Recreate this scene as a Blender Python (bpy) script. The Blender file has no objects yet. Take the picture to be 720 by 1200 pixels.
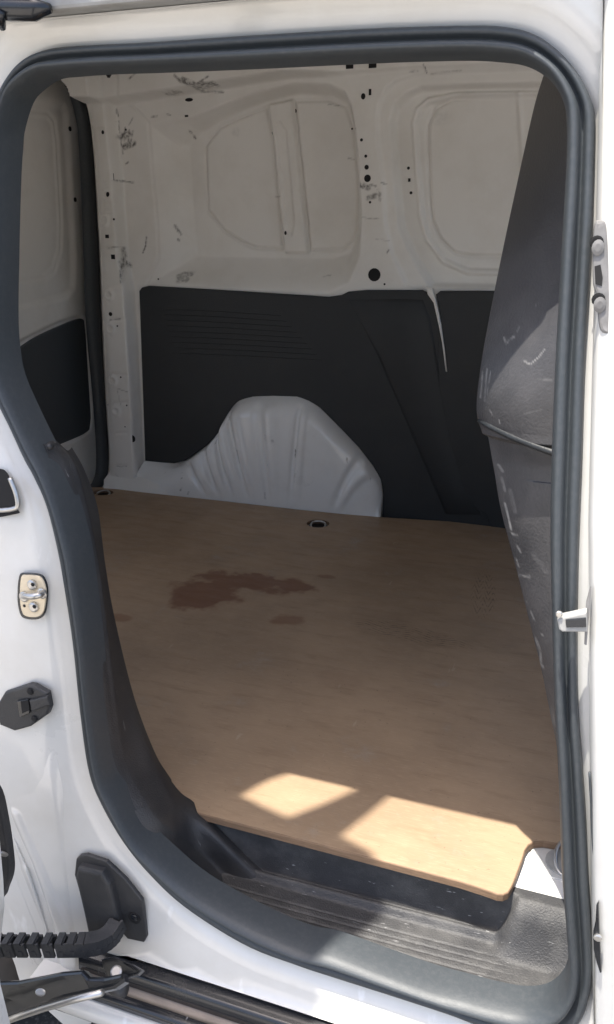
import bpy, bmesh, math, random
import numpy as np
from mathutils import Vector
random.seed(4); rng = np.random.RandomState(7)
S = bpy.context.scene; COL = S.collection

# ------------------------------------------------------------------ camera
F_PX, PITCH, YAW = 950.0, 19.7, 19.5
CAM = np.array([0.0, -0.95, 0.90])
p_, y_ = math.radians(PITCH), math.radians(YAW)
FW = np.array([-math.sin(y_)*math.cos(p_), math.cos(y_)*math.cos(p_), -math.sin(p_)])
RT = np.array([math.cos(y_), math.sin(y_), 0.0]); UP = np.cross(RT, FW)
cd = bpy.data.cameras.new('camera'); cam = bpy.data.objects.new('camera', cd); COL.objects.link(cam)
cam.location = CAM; cam.rotation_euler = (math.radians(90-PITCH), 0, math.radians(YAW))
cd.sensor_fit = 'VERTICAL'; cd.sensor_height = 36; cd.sensor_width = 36; cd.lens = F_PX/1200*36
cd.clip_start = 0.02; cd.clip_end = 1000
S.camera = cam

# ------------------------------------------------------------------ light
SX, SY = 0.13, 0.180                      # sun slope: metres along x and y per metre of fall
sd = Vector((SX, SY, -1)).normalized()
ELEV = math.asin(-sd.z); AZ = math.atan2(-sd.x, -sd.y)   # towards the sun, clockwise from +y
sl = bpy.data.lights.new('sun', 'SUN'); sl.energy = 3.8; sl.angle = math.radians(0.5); sl.color = (1, .95, .86)
sun = bpy.data.objects.new('sun', sl); COL.objects.link(sun); sun.rotation_euler = sd.to_track_quat('-Z', 'Y').to_euler()
w = bpy.data.worlds.new('World'); S.world = w; w.use_nodes = True
nt = w.node_tree; nt.nodes.clear()
sk = nt.nodes.new('ShaderNodeTexSky'); sk.sky_type = 'NISHITA'; sk.sun_disc = False
sk.sun_elevation = ELEV; sk.sun_rotation = AZ; sk.dust_density = 4.0; sk.air_density = 0.9; sk.ozone_density = 1.0
bg = nt.nodes.new('ShaderNodeBackground'); bg.inputs[1].default_value = 0.15
out = nt.nodes.new('ShaderNodeOutputWorld'); nt.links.new(sk.outputs[0], bg.inputs[0]); nt.links.new(bg.outputs[0], out.inputs[0])
S.view_settings.view_transform = 'Standard'; S.view_settings.look = 'None'; S.view_settings.gamma = 1
S.view_settings.exposure = 1.25
S.render.engine = 'CYCLES'; S.cycles.max_bounces = 10; S.cycles.diffuse_bounces = 7

# ------------------------------------------------------------------ measuring: picture point + a known plane -> place
def ray(u, v):
    d = FW*F_PX + RT*(u-360) - UP*(v-600)
    return d/np.linalg.norm(d)
def onX(u, v, X): d = ray(u, v); return CAM + d*(X-CAM[0])/d[0]
def onY(u, v, Y): d = ray(u, v); return CAM + d*(Y-CAM[1])/d[1]
def onZ(u, v, Z): d = ray(u, v); return CAM + d*(Z-CAM[2])/d[2]
def sst(a, b, x): t = np.clip((x-a)/(b-a), 0, 1); return t*t*(3-2*t)
def yb(z): return -0.125 + 0.105*sst(0.30, 1.25, z)*1.12          # the van's side leans in towards the roof
def onB(u, v, dy=0.0):                                            # point on the leaning side
    Y = -.1
    for _ in range(12): Y = float(yb(onY(u, v, Y)[2])) + dy
    return onY(u, v, Y)

# ------------------------------------------------------------------ mesh helpers
def link(name, V, Fc, m=None, parent=None, smooth=True, loc=None):
    me = bpy.data.meshes.new(name)
    V = np.asarray(V, dtype=float)
    me.from_pydata([tuple(v) for v in V], [], [tuple(int(i) for i in f) for f in Fc]); me.update()
    bm = bmesh.new(); bm.from_mesh(me); bmesh.ops.recalc_face_normals(bm, faces=bm.faces); bm.to_mesh(me); bm.free()
    o = bpy.data.objects.new(name, me); COL.objects.link(o)
    if m: me.materials.append(m)
    if smooth:
        for p in me.polygons: p.use_smooth = True
    if parent: o.parent = parent
    return o
def from_bm(name, bm, m=None, parent=None, smooth=False):
    me = bpy.data.meshes.new(name); bmesh.ops.recalc_face_normals(bm, faces=bm.faces); bm.to_mesh(me); bm.free()
    o = bpy.data.objects.new(name, me); COL.objects.link(o)
    if m: me.materials.append(m)
    if smooth:
        for p in me.polygons: p.use_smooth = True
    if parent: o.parent = parent
    return o
def grid(name, P, m, parent, closed_u=False, closed_v=False, mask=None, attr=None):
    nu, nv = P.shape[:2]; V = P.reshape(-1, 3)
    iu = np.arange(nu if closed_u else nu-1); iv = np.arange(nv if closed_v else nv-1)
    A, B = np.meshgrid(iu, iv, indexing='ij'); A2 = (A+1) % nu; B2 = (B+1) % nv
    q = np.stack([A*nv+B, A2*nv+B, A2*nv+B2, A*nv+B2], -1).reshape(-1, 4)
    if mask is not None: q = q[mask.reshape(-1)[q].all(1)]
    me = bpy.data.meshes.new(name)
    me.vertices.add(len(V)); me.vertices.foreach_set('co', V.astype(np.float32).ravel())
    me.loops.add(q.size); me.loops.foreach_set('vertex_index', q.astype(np.int32).ravel())
    me.polygons.add(len(q)); me.polygons.foreach_set('loop_start', (np.arange(len(q))*4).astype(np.int32))
    me.polygons.foreach_set('use_smooth', np.ones(len(q), dtype=bool))
    me.update(calc_edges=True); me.validate()
    if attr is not None:
        a = me.attributes.new('wear', 'FLOAT', 'POINT'); a.data.foreach_set('value', attr.astype(np.float32).ravel())
    me.materials.append(m)
    o = bpy.data.objects.new(name, me); COL.objects.link(o)
    if parent: o.parent = parent
    return o
def cr(pts, n=200, closed=False):                                  # smooth curve through points
    P = np.asarray(pts, float)
    if closed: Q = np.vstack([P[-1], P, P[0], P[1]])
    else: Q = np.vstack([2*P[0]-P[1], P, 2*P[-1]-P[-2]])
    ns = len(Q)-3; t = np.linspace(0, ns, n, endpoint=not closed); i = np.minimum(t.astype(int), ns-1); f = (t-i)[:, None]
    a, b, c, d = Q[i], Q[i+1], Q[i+2], Q[i+3]
    return .5*(2*b+(c-a)*f+(2*a-5*b+4*c-d)*f**2+(3*b-a-3*c+d)*f**3)
def tube(name, pts, r, m, parent, sides=10, n=0, caps=True):
    P = cr(pts, n) if n else np.asarray(pts, float)
    if hasattr(r, '__len__'): r = np.interp(np.linspace(0, 1, len(P)), np.linspace(0, 1, len(r)), r)
    T = np.gradient(P, axis=0); T /= np.linalg.norm(T, axis=1)[:, None]
    ref = np.array([0, 0, 1.]) if abs(T[0][2]) < .9 else np.array([1., 0, 0])
    V = []; Fc = []
    for k in range(len(P)):
        a = np.cross(T[k], ref); a /= np.linalg.norm(a); b = np.cross(T[k], a)
        rr = r[k] if hasattr(r, '__len__') else r
        for j in range(sides):
            th = 2*math.pi*j/sides; V.append(P[k]+rr*(a*math.cos(th)+b*math.sin(th)))
    for k in range(len(P)-1):
        for j in range(sides):
            Fc.append((k*sides+j, k*sides+(j+1) % sides, (k+1)*sides+(j+1) % sides, (k+1)*sides+j))
    if caps: Fc += [tuple(range(sides)), tuple(range((len(P)-1)*sides, len(P)*sides))]
    return link(name, V, Fc, m, parent)
def plate(name, pts, nrm, th, m, parent, bev=0.003, holes=(), smooth_n=0, seg=2):
    """a flat piece with rounded edges: outline in 3-D, thickness th along nrm"""
    nrm = np.asarray(nrm, float); nrm /= np.linalg.norm(nrm)
    P = cr(pts, smooth_n, True) if smooth_n else np.asarray(pts, float)
    bm = bmesh.new()
    c = P.mean(0); n = len(P)
    ring = lambda Q: [bm.verts.new(tuple(q)) for q in Q]
    tang = np.roll(P, -1, 0)-np.roll(P, 1, 0); side = np.cross(tang, nrm); side /= np.maximum(np.linalg.norm(side, axis=1), 1e-9)[:, None]
    area = sum(np.dot(np.cross(P[i]-c, P[(i+1) % n]-c), nrm) for i in range(n))
    inw = -side if area > 0 else side
    loops = [ring(P), ring(P+nrm*(th-bev))]
    for k in range(1, seg+1):
        a = k/seg*math.pi/2; loops.append(ring(P+nrm*(th-bev+bev*math.sin(a))+inw*bev*(1-math.cos(a))))
    hl = []
    for H in holes:
        H = np.asarray(H, float); hl.append((ring(H+nrm*th), ring(H)))
    for A, B in zip(loops[:-1], loops[1:]):
        for i in range(n): bm.faces.new((A[i], A[(i+1) % n], B[(i+1) % n], B[i]))
    top = loops[-1]; E = []
    for L in [top]+[h[0] for h in hl]:
        for i in range(len(L)):
            e = bm.edges.get((L[i], L[(i+1) % len(L)])) or bm.edges.new((L[i], L[(i+1) % len(L)])); E.append(e)
    bmesh.ops.triangle_fill(bm, edges=E, use_beauty=True, normal=tuple(nrm))
    for a, b in hl:
        for i in range(len(a)): bm.faces.new((a[i], a[(i+1) % len(a)], b[(i+1) % len(a)], b[i]))
    o = from_bm(name, bm, m, parent)
    if bev > .015:
        for p in o.data.polygons: p.use_smooth = True
    return o
def box(name, lo, hi, m, parent, bev=0.002):
    bm = bmesh.new(); bmesh.ops.create_cube(bm, size=1)
    lo, hi = np.array(lo), np.array(hi)
    for v in bm.verts: v.co = Vector(tuple((lo+hi)/2+np.array(v.co)*(hi-lo)))
    if bev: bmesh.ops.bevel(bm, geom=bm.edges, offset=bev, segments=2, affect='EDGES', profile=.5)
    return from_bm(name, bm, m, parent)
def disc(name, c, nrm, r, th, m, parent, sides=20, inner=0.0, squash=1.0, square=False, axis=None, bev=.25):
    """round, oval or square button standing th proud of c along nrm"""
    nrm = np.asarray(nrm, float); nrm /= np.linalg.norm(nrm)
    a = np.cross(nrm, [0, 0, 1.]) if axis is None else np.asarray(axis, float)
    if np.linalg.norm(a) < 1e-6: a = np.array([1., 0, 0])
    a = a/np.linalg.norm(a); b = np.cross(nrm, a)
    if square: base = [np.array(q) for q in ((-1, -1), (1, -1), (1, 1), (-1, 1))]
    else: base = [np.array((math.cos(2*math.pi*i/sides), math.sin(2*math.pi*i/sides))) for i in range(sides)]
    pts = [np.asarray(c)+r*(a*q[0]+b*q[1]*squash) for q in base]
    n = len(pts); V = list(pts)+[p+nrm*th*.7 for p in pts]+[np.asarray(c)+(p-np.asarray(c))*(1-bev)+nrm*th for p in pts]
    Fc = [(i, (i+1) % n, n+(i+1) % n, n+i) for i in range(n)]+[(n+i, n+(i+1) % n, 2*n+(i+1) % n, 2*n+i) for i in range(n)]+[tuple(range(2*n, 3*n))]
    return link(name, V, Fc, m, parent, smooth=False)
def polysd(P, poly):                                                # signed distance, + inside
    poly = np.asarray(poly); x, y = P[:, 0], P[:, 1]; d = np.full(len(P), 1e9); ins = np.zeros(len(P), bool)
    for i in range(len(poly)):
        a, b = poly[i], poly[(i+1) % len(poly)]; ab = b-a
        t = np.clip(((x-a[0])*ab[0]+(y-a[1])*ab[1])/(ab@ab+1e-12), 0, 1)
        d = np.minimum(d, np.hypot(x-a[0]-t*ab[0], y-a[1]-t*ab[1]))
        if a[1] != b[1]:
            c = ((a[1] > y) != (b[1] > y)) & (x < (b[0]-a[0])*(y-a[1])/(b[1]-a[1])+a[0]); ins ^= c
    return np.where(ins, d, -d)
def segd(P, pl):                                                    # distance to an open line
    x, y = P[:, 0], P[:, 1]; d = np.full(len(P), 1e9)
    for a, b in zip(pl[:-1], pl[1:]):
        a, b = np.asarray(a), np.asarray(b); ab = b-a
        t = np.clip(((x-a[0])*ab[0]+(y-a[1])*ab[1])/(ab@ab+1e-12), 0, 1)
        d = np.minimum(d, np.hypot(x-a[0]-t*ab[0], y-a[1]-t*ab[1]))
    return d

# ------------------------------------------------------------------ materials
def N(nt, t, **kw):
    n = nt.nodes.new(t)
    for k, v in kw.items():
        if k in n.inputs.keys(): n.inputs[k].default_value = v
        else: setattr(n, k, v)
    return n
def mat(name, col, rough=.5, metal=0, dirt=None, dirt_amt=.3, scale=6, bump=0.0, bscale=150, spec=.5, coat=0, rvar=.1, stretch=(1, 1, 1), wear=None, streak=None, thr=(.45, .75)):
    m = bpy.data.materials.new(name); m.use_nodes = True; t = m.node_tree; L = t.links
    b = t.nodes['Principled BSDF']; b.inputs['Roughness'].default_value = rough; b.inputs['Metallic'].default_value = metal
    b.inputs['Specular IOR Level'].default_value = spec; b.inputs['Coat Weight'].default_value = coat; b.inputs['Coat Roughness'].default_value = .07
    tc = N(t, 'ShaderNodeTexCoord'); mp = N(t, 'ShaderNodeMapping'); mp.inputs['Scale'].default_value = stretch
    L.new(tc.outputs['Object'], mp.inputs['Vector'])
    n1 = N(t, 'ShaderNodeTexNoise', Scale=scale, Detail=8.0, Roughness=.65); L.new(mp.outputs[0], n1.inputs['Vector'])
    r1 = N(t, 'ShaderNodeMapRange'); r1.inputs[1].default_value = thr[0]; r1.inputs[2].default_value = thr[1]; L.new(n1.outputs[0], r1.inputs[0])
    mu = N(t, 'ShaderNodeMath', operation='MULTIPLY'); mu.inputs[1].default_value = dirt_amt; L.new(r1.outputs[0], mu.inputs[0])
    mx = N(t, 'ShaderNodeMix', data_type='RGBA'); mx.inputs[6].default_value = (*col, 1); mx.inputs[7].default_value = (*(dirt or tuple(c*.7 for c in col)), 1)
    L.new(mu.outputs[0], mx.inputs[0]); c = mx.outputs[2]
    if streak:                                                     # thin pale scratches
        m2 = N(t, 'ShaderNodeMapping'); m2.inputs['Scale'].default_value = streak[1]; m2.inputs['Rotation'].default_value = (0.3, .5, .4); L.new(tc.outputs['Object'], m2.inputs['Vector'])
        n3 = N(t, 'ShaderNodeTexNoise', Scale=streak[2], Detail=5.0); L.new(m2.outputs[0], n3.inputs['Vector'])
        r3 = N(t, 'ShaderNodeMapRange'); r3.inputs[1].default_value = streak[3]; r3.inputs[2].default_value = streak[3]+.05; L.new(n3.outputs[0], r3.inputs[0])
        m3 = N(t, 'ShaderNodeMix', data_type='RGBA'); m3.inputs[7].default_value = (*streak[0], 1); L.new(r3.outputs[0], m3.inputs[0]); L.new(c, m3.inputs[6]); c = m3.outputs[2]
    if wear:
        at = N(t, 'ShaderNodeAttribute', attribute_name='wear'); m4 = N(t, 'ShaderNodeMix', data_type='RGBA'); m4.inputs[7].default_value = (*wear, 1)
        nn = N(t, 'ShaderNodeTexNoise', Scale=90.0, Detail=5.0); L.new(tc.outputs['Object'], nn.inputs['Vector'])
        rr = N(t, 'ShaderNodeMapRange'); rr.inputs[1].default_value = .30; rr.inputs[2].default_value = .60; L.new(nn.outputs[0], rr.inputs[0])
        q = N(t, 'ShaderNodeMath', operation='MULTIPLY'); L.new(at.outputs['Fac'], q.inputs[0]); L.new(rr.outputs[0], q.inputs[1])
        L.new(q.outputs[0], m4.inputs[0]); L.new(c, m4.inputs[6]); c = m4.outputs[2]
    L.new(c, b.inputs['Base Color'])
    r2 = N(t, 'ShaderNodeMapRange'); r2.inputs[3].default_value = rough-rvar; r2.inputs[4].default_value = rough+rvar; L.new(n1.outputs[0], r2.inputs[0]); L.new(r2.outputs[0], b.inputs['Roughness'])
    if bump:
        n2 = N(t, 'ShaderNodeTexNoise', Scale=bscale, Detail=3.0); L.new(mp.outputs[0], n2.inputs['Vector'])
        bp = N(t, 'ShaderNodeBump', Strength=bump, Distance=.002); L.new(n2.outputs[0], bp.inputs['Height']); L.new(bp.outputs[0], b.inputs['Normal'])
    return m
M = {}
M['paint'] = mat('white_paint', (.665, .66, .635), .30, dirt=(.52, .495, .44), dirt_amt=.45, scale=6, coat=1.0, bump=.06, bscale=6, streak=((.80, .80, .79), (3, 3, 1.2), 5, .66))
M['inner'] = mat('inner_white_paint', (.80, .785, .75), .42, dirt=(.64, .61, .55), dirt_amt=.5, scale=5, wear=(.07, .065, .06), coat=.15)
M['arch'] = mat('arch_white_paint', (.80, .80, .79), .30, dirt=(.62, .60, .56), dirt_amt=.35, scale=9, wear=(.07, .065, .06), coat=.6, thr=(.5, .75))
M['gasket'] = mat('rubber_seal', (.046, .054, .061), .50, dirt=(.10, .104, .108), dirt_amt=.3, scale=140, bump=.1, bscale=400, spec=.5)
M['plastic'] = mat('black_plastic', (.030, .031, .034), .50, dirt=(.11, .105, .10), dirt_amt=.40, scale=9, bump=.35, bscale=420, streak=((.22, .22, .22), (1, 6, 1), 30, .70))
M['sill'] = mat('dusty_sill_plastic', (.044, .044, .046), .55, dirt=(.14, .137, .132), dirt_amt=.6, scale=16, bump=.6, bscale=420, streak=((.34, .34, .34), (2, 14, 8), 30, .685))
M['lining'] = mat('dark_lining_board', (.015, .018, .021), .5, dirt=(.035, .036, .037), dirt_amt=.5, scale=5, bump=.3, bscale=380)
M['lining_sheen'] = mat('smooth_sheen_lining_board', (.062, .070, .077), .42, dirt=(.075, .08, .085), dirt_amt=.5, scale=4, bump=.1, bscale=300)  # smoother, paler lining: sheen from the door opening put into the colour
M['cast'] = mat('grey_cast_bracket', (.20, .195, .19), .45, dirt=(.09, .085, .08), dirt_amt=.6, scale=60)
M['vinyl'] = mat('worn_black_vinyl', (.036, .036, .039), .40, dirt=(.10, .096, .098), dirt_amt=.7, scale=8, bump=.3, bscale=300, wear=(.26, .255, .25), thr=(.35, .72))
M['rail'] = mat('black_painted_steel', (.012, .014, .018), .25, dirt=(.06, .055, .05), dirt_amt=.2, scale=25, coat=.3, streak=((.25, .25, .25), (9, 2, 2), 12, .72))
M['steel'] = mat('zinc_steel', (.55, .54, .52), .32, metal=.85, dirt=(.3, .28, .25), dirt_amt=.4, scale=30)
M['cream'] = mat('cream_plate', (.72, .62, .46), .40, metal=.25, dirt=(.45, .36, .24), dirt_amt=.4, scale=40)
M['brown'] = mat('dusty_brown_steel', (.26, .21, .17), .55, dirt=(.12, .10, .085), dirt_amt=.5, scale=30)
M['hole'] = mat('dark_hole', (.006, .006, .007), .8, dirt=(.012, .012, .012))
M['dull'] = mat('dull_grey_trim', (.34, .34, .33), .6, dirt=(.2, .19, .17), dirt_amt=.6, scale=20)
M['edge'] = mat('plywood_edge', (.24, .155, .095), .7, dirt=(.12, .075, .045), dirt_amt=.7, scale=30, stretch=(1, 1, 12), bump=.3, bscale=120)
M['asphalt'] = mat('asphalt', (.06, .06, .06), .9, dirt=(.17, .165, .155), dirt_amt=.9, scale=120, bump=.9, bscale=140, thr=(.5, .65))
M['bounce_pale'] = mat('pale_bounce_ground', (.36, .34, .31), .8, dirt=(.25, .23, .2), scale=3)
M['tyre'] = mat('dusty_tyre', (.05, .045, .042), .8, dirt=(.12, .10, .085), dirt_amt=.6, scale=12)
M['blocker'] = mat('grey_blocker', (.30, .30, .30), .8)  # for the added shade sheet

def wood():
    m = bpy.data.materials.new('plywood_top'); m.use_nodes = True; t = m.node_tree; L = t.links
    b = t.nodes['Principled BSDF']; tc = N(t, 'ShaderNodeTexCoord'); O = tc.outputs['Object']
    def noise(sc, st, det=6.0, rough=.6):
        mp = N(t, 'ShaderNodeMapping'); mp.inputs['Scale'].default_value = st; L.new(O, mp.inputs['Vector'])
        n = N(t, 'ShaderNodeTexNoise', Scale=sc, Detail=det, Roughness=rough); L.new(mp.outputs[0], n.inputs['Vector']); return n.outputs[0]
    def mr(x, a, bb, c=0., d=1.):
        r = N(t, 'ShaderNodeMapRange'); r.interpolation_type = 'SMOOTHSTEP'
        for i, q in zip((1, 2, 3, 4), (a, bb, c, d)): r.inputs[i].default_value = q
        L.new(x, r.inputs[0]); return r.outputs[0]
    def mix(f, a, col, amt=1.):
        x = N(t, 'ShaderNodeMix', data_type='RGBA'); mm = N(t, 'ShaderNodeMath', operation='MULTIPLY'); mm.inputs[1].default_value = amt
        L.new(f, mm.inputs[0]); L.new(mm.outputs[0], x.inputs[0])
        if isinstance(a, tuple): x.inputs[6].default_value = (*a, 1)
        else: L.new(a, x.inputs[6])
        x.inputs[7].default_value = (*col, 1); return x.outputs[2]
    c = mix(mr(noise(3.5, (1, 1, 1)), .35, .7), (.40, .28, .178), (.31, .216, .138))
    c = mix(mr(noise(9, (1, 5, 1), 8), .5, .75), c, (.25, .165, .10), .6)          # grain along the van
    c = mix(mr(noise(45, (1, 9, 1), 4), .5, .7), c, (.48, .35, .23), .4)
    c = mix(mr(noise(7, (1, 1, 1), 9, .75), .56, .72), c, (.38, .33, .27), .55)       # dust
    c = mix(mr(noise(5, (.6, 14, 1), 6, .7), .66, .72), c, (.16, .10, .065), .5)      # long dark rubs
    c = mix(mr(noise(30, (1.3, .25, 1), 3), .70, .74), c, (.50, .40, .29), .4)     # short scratches
    c = mix(mr(noise(130, (1, 1, 1), 2), .68, .74), c, (.12, .08, .055), .5)       # grit
    def blot(ells, col, amt, wob=.05):
        global_ = None
        for (px, py, ra, rb, ang) in ells:
            q = onZ(px, py, 0)
            sub = N(t, 'ShaderNodeVectorMath', operation='SUBTRACT'); L.new(O, sub.inputs[0]); sub.inputs[1].default_value = (q[0], q[1], 0)
            mp = N(t, 'ShaderNodeMapping'); mp.vector_type = 'TEXTURE'; mp.inputs['Rotation'].default_value = (0, 0, math.radians(ang)); mp.inputs['Scale'].default_value = (ra, rb, 1); L.new(sub.outputs[0], mp.inputs['Vector'])
            ln = N(t, 'ShaderNodeVectorMath', operation='LENGTH'); L.new(mp.outputs[0], ln.inputs[0])
            s = ln.outputs['Value']
            if global_ is None: global_ = s
            else:
                mi = N(t, 'ShaderNodeMath', operation='SMOOTH_MIN'); mi.inputs[2].default_value = .2; L.new(global_, mi.inputs[0]); L.new(s, mi.inputs[1]); global_ = mi.outputs[0]
        ad = N(t, 'ShaderNodeMath', operation='ADD'); L.new(global_, ad.inputs[0]); L.new(mr(noise(17, (1, 1, 1), 2.5), .2, .8, -.42, .42), ad.inputs[1])
        return mix(mr(ad.outputs[0], .72, 1.22, 1., 0.), c, col, amt)
    c = blot([(240, 693, .10, .075, 12), (290, 682, .14, .055, 4), (340, 686, .07, .04, 0), (225, 706, .06, .04, 10)], (.17, .066, .035), .74)
    c = blot([(337, 727, .04, .03, 0)], (.19, .075, .035), .55)
    c = blot([(383, 676, .02, .012, 0)], (.19, .075, .035), .45)
    c = blot([(140, 724, .03, .02, 0)], (.19, .075, .035), .5)
    c = blot([(400, 797, .06, .03, 0)], (.19, .10, .06), .14)
    c = blot([(480, 818, .06, .03, 0)], (.19, .11, .07), .12)
    # zig-zag shoe prints
    def tread(px, py, ra, rb, ang):
        q = onZ(px, py, 0)
        sub = N(t, 'ShaderNodeVectorMath', operation='SUBTRACT'); L.new(O, sub.inputs[0]); sub.inputs[1].default_value = (q[0], q[1], 0)
        mp = N(t, 'ShaderNodeMapping'); mp.vector_type = 'TEXTURE'; mp.inputs['Rotation'].default_value = (0, 0, math.radians(ang)); mp.inputs['Scale'].default_value = (ra, rb, 1); L.new(sub.outputs[0], mp.inputs['Vector'])
        ln = N(t, 'ShaderNodeVectorMath', operation='LENGTH'); L.new(mp.outputs[0], ln.inputs[0])
        sp = N(t, 'ShaderNodeSeparateXYZ'); L.new(mp.outputs[0], sp.inputs[0])
        pp = N(t, 'ShaderNodeMath', operation='PINGPONG'); pp.inputs[1].default_value = .35; L.new(sp.outputs[0], pp.inputs[0])
        a1 = N(t, 'ShaderNodeMath', operation='ADD'); L.new(pp.outputs[0], a1.inputs[0]); L.new(sp.outputs[1], a1.inputs[1])
        m1 = N(t, 'ShaderNodeMath', operation='MULTIPLY'); m1.inputs[1].default_value = 26.; L.new(a1.outputs[0], m1.inputs[0])
        sn = N(t, 'ShaderNodeMath', operation='SINE'); L.new(m1.outputs[0], sn.inputs[0])
        f = N(t, 'ShaderNodeMath', operation='MULTIPLY'); L.new(mr(sn.outputs[0], .3, .8), f.inputs[0]); L.new(mr(ln.outputs['Value'], .7, 1.05, 1., 0.), f.inputs[1])
        f2 = N(t, 'ShaderNodeMath', operation='MULTIPLY'); L.new(f.outputs[0], f2.inputs[0]); L.new(mr(noise(60, (1, 1, 1)), .4, .6), f2.inputs[1])
        return mix(f2.outputs[0], c, (.10, .06, .04), .65)
    c = tread(567, 695, .035, .16, 6)
    c = tread(480, 742, .16, .04, -6)
    c = tread(505, 606, .09, .03, 0)
    L.new(c, b.inputs['Base Color'])
    L.new(mr(noise(12, (1, 3, 1)), .3, .7, .42, .62), b.inputs['Roughness'])
    bp = N(t, 'ShaderNodeBump', Strength=.22, Distance=.002); L.new(noise(60, (1, 10, 1), 4), bp.inputs['Height']); L.new(bp.outputs[0], b.inputs['Normal'])
    return m
M['wood'] = wood()

def empty(name, loc, label, cat, group=None):
    o = bpy.data.objects.new(name, None); COL.objects.link(o); o.location = loc; o.empty_display_size = .1
    o['label'] = label; o['category'] = cat
    if group: o['group'] = group
    return o

# ================================================================== THE SETTING
GZ = -0.58
g = link('asphalt', [(-300, -300, GZ), (300, -300, GZ), (300, 300, GZ), (-300, 300, GZ)], [(0, 1, 2, 3)], M['asphalt'], smooth=False); g['kind'] = 'structure'
g2 = link('bounce_ground', [(-40, -14, GZ+.004), (40, -14, GZ+.004), (40, -1.05, GZ+.004), (-40, -1.05, GZ+.004)], [(0, 1, 2, 3)], M['bounce_pale'], smooth=False); g2['kind'] = 'structure'  # unseen pale ground, added to bounce warm light at the van

# ================================================================== THE VAN
van = empty('cargo_van', (0, 0, 0), 'white cargo van seen through its open side door', 'van')

# ---- door opening: picture outline of the seal (outer edge ; inner edge), clockwise from top left
PAIRS = [(2,112,12,150),(17,87,22,117),(33,70,36,101),(52,61,55,89),(75,56,78,86),(120,53,120,83),(180,50,180,81),(300,42,300,76),(440,34,440,69),(540,31,540,66),
 (590,32,585,68),(627,41,612,72),(657,62,633,82),(680,90,648,96),(694,120,660,118),(698,145,664,142),(697,190,664,190),(695,260,660,260),(690,350,655,350),(686,420,651,420),
 (683,520,647,520),(679,620,645,620),(677,725,647,725),(678,825,650,825),(683,900,654,900),(687,960,656,960),(690,1029,659,1029),(694,1090,664,1092),(695,1133,666,1130),(691,1165,660,1156),
 (680,1194,642,1173),(655,1214,615,1177),(620,1212,580,1171),(569,1198,547,1162),(533,1184,507,1151),(471,1164,450,1131),(400,1142,390,1109),(350,1125,358,1102),(290,1102,308,1077),
 (222,1059,245,1039),(180,1020,203,1005),(148,980,172,977),(122,935,147,932),(108,897,133,902),(99,835,122,835),(90,750,114,750),(81,690,107,690),(73,645,101,645),(60,591,87,594),(45,557,73,551),
 (33,535,57,520),(17,500,37,482),(0,465,18,443),(-14,425,10,414),(-24,370,6,370),(-27,300,6,300),(-22,210,8,210),(-12,150,10,172)]
NO = 300
oc = cr([(a, b) for a, b, _, _ in PAIRS], NO, True); ic = cr([(c, d) for _, _, c, d in PAIRS], NO, True)
OUT = np.array([onB(*q) for q in oc]); INN = np.array([onB(*q, dy=.006) for q in ic])
# seal: a band with two round lobes and a groove between
prof = [(-.02, -.012), (0, .0), (.03, .008), (.12, .013), (.25, .0145), (.36, .011), (.42, .005), (.47, .005), (.52, .013), (.60, .021), (.72, .0255), (.84, .0235), (.94, .013), (1.0, -.002), (.98, -.03)]
ix = np.linspace(0, len(PAIRS), NO, endpoint=False); slim = 1-.27*sst(36, 40, ix)*sst(55, 50, ix)   # slimmer down the rear edge
Wv = (INN-OUT)*slim[:, None]
P = np.stack([OUT+Wv*a+np.array([0, -h, 0]) for a, h in prof], 1)
grid('door_seal', P, M['gasket'], van, closed_u=True)

# ---- body side round the opening
tg = np.roll(OUT, -2, 0)-np.roll(OUT, 2, 0); nx = np.stack([-tg[:, 2]*1.0, tg[:, 0]], 1)   # outward in x,z for a clockwise run
nx = np.stack([-tg[:, 2], tg[:, 0]], 1); nx /= np.linalg.norm(nx, axis=1)[:, None]
cen = OUT[:, [0, 2]].mean(0)
if (np.einsum('ij,ij->i', nx, OUT[:, [0, 2]]-cen)).mean() < 0: nx = -nx
def zmin(x): return -.168 - .30*sst(-.60, -.70, x)
def xmax(z): return .040+.0*z
rings = [(-.012, .020), (-.002, .006), (.006, .000), (.014, -.002), (.020, -.007), (.027, -.012), (.038, -.014), (.050, -.016), (.075, -.021), (.10, -.023), (.14, -.0235), (.22, -.024), (.4, -.024)]
XE_T, XE_B = onB(705, 200, -.02)[0], onB(697, 1100, -.02)[0]; ZE_T, ZE_B = onB(705, 200, -.02)[2], onB(697, 1100, -.02)[2]
pl = []
for o_, dy in rings:
    x = OUT[:, 0]+nx[:, 0]*o_; z = OUT[:, 2]+nx[:, 1]*o_
    ztop = 1.122; x = np.maximum(x, -1.9)
    z = np.clip(z, None, ztop); z = np.maximum(z, zmin(x))
    xe = XE_B+(XE_T-XE_B)*(z-ZE_B)/(ZE_T-ZE_B); x = np.minimum(x, xe)
    # lower left: the pillar foot ends before the wheel
    lim = np.where(z < -.10, -.80-.05*sst(-.30, -.10, z), -1.9); x = np.maximum(x, lim)
    pl.append(np.stack([x, yb(z)+dy, z], 1))
P = np.stack(pl, 1)
grid('body_side', P, M['paint'], van, closed_u=True)

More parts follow.
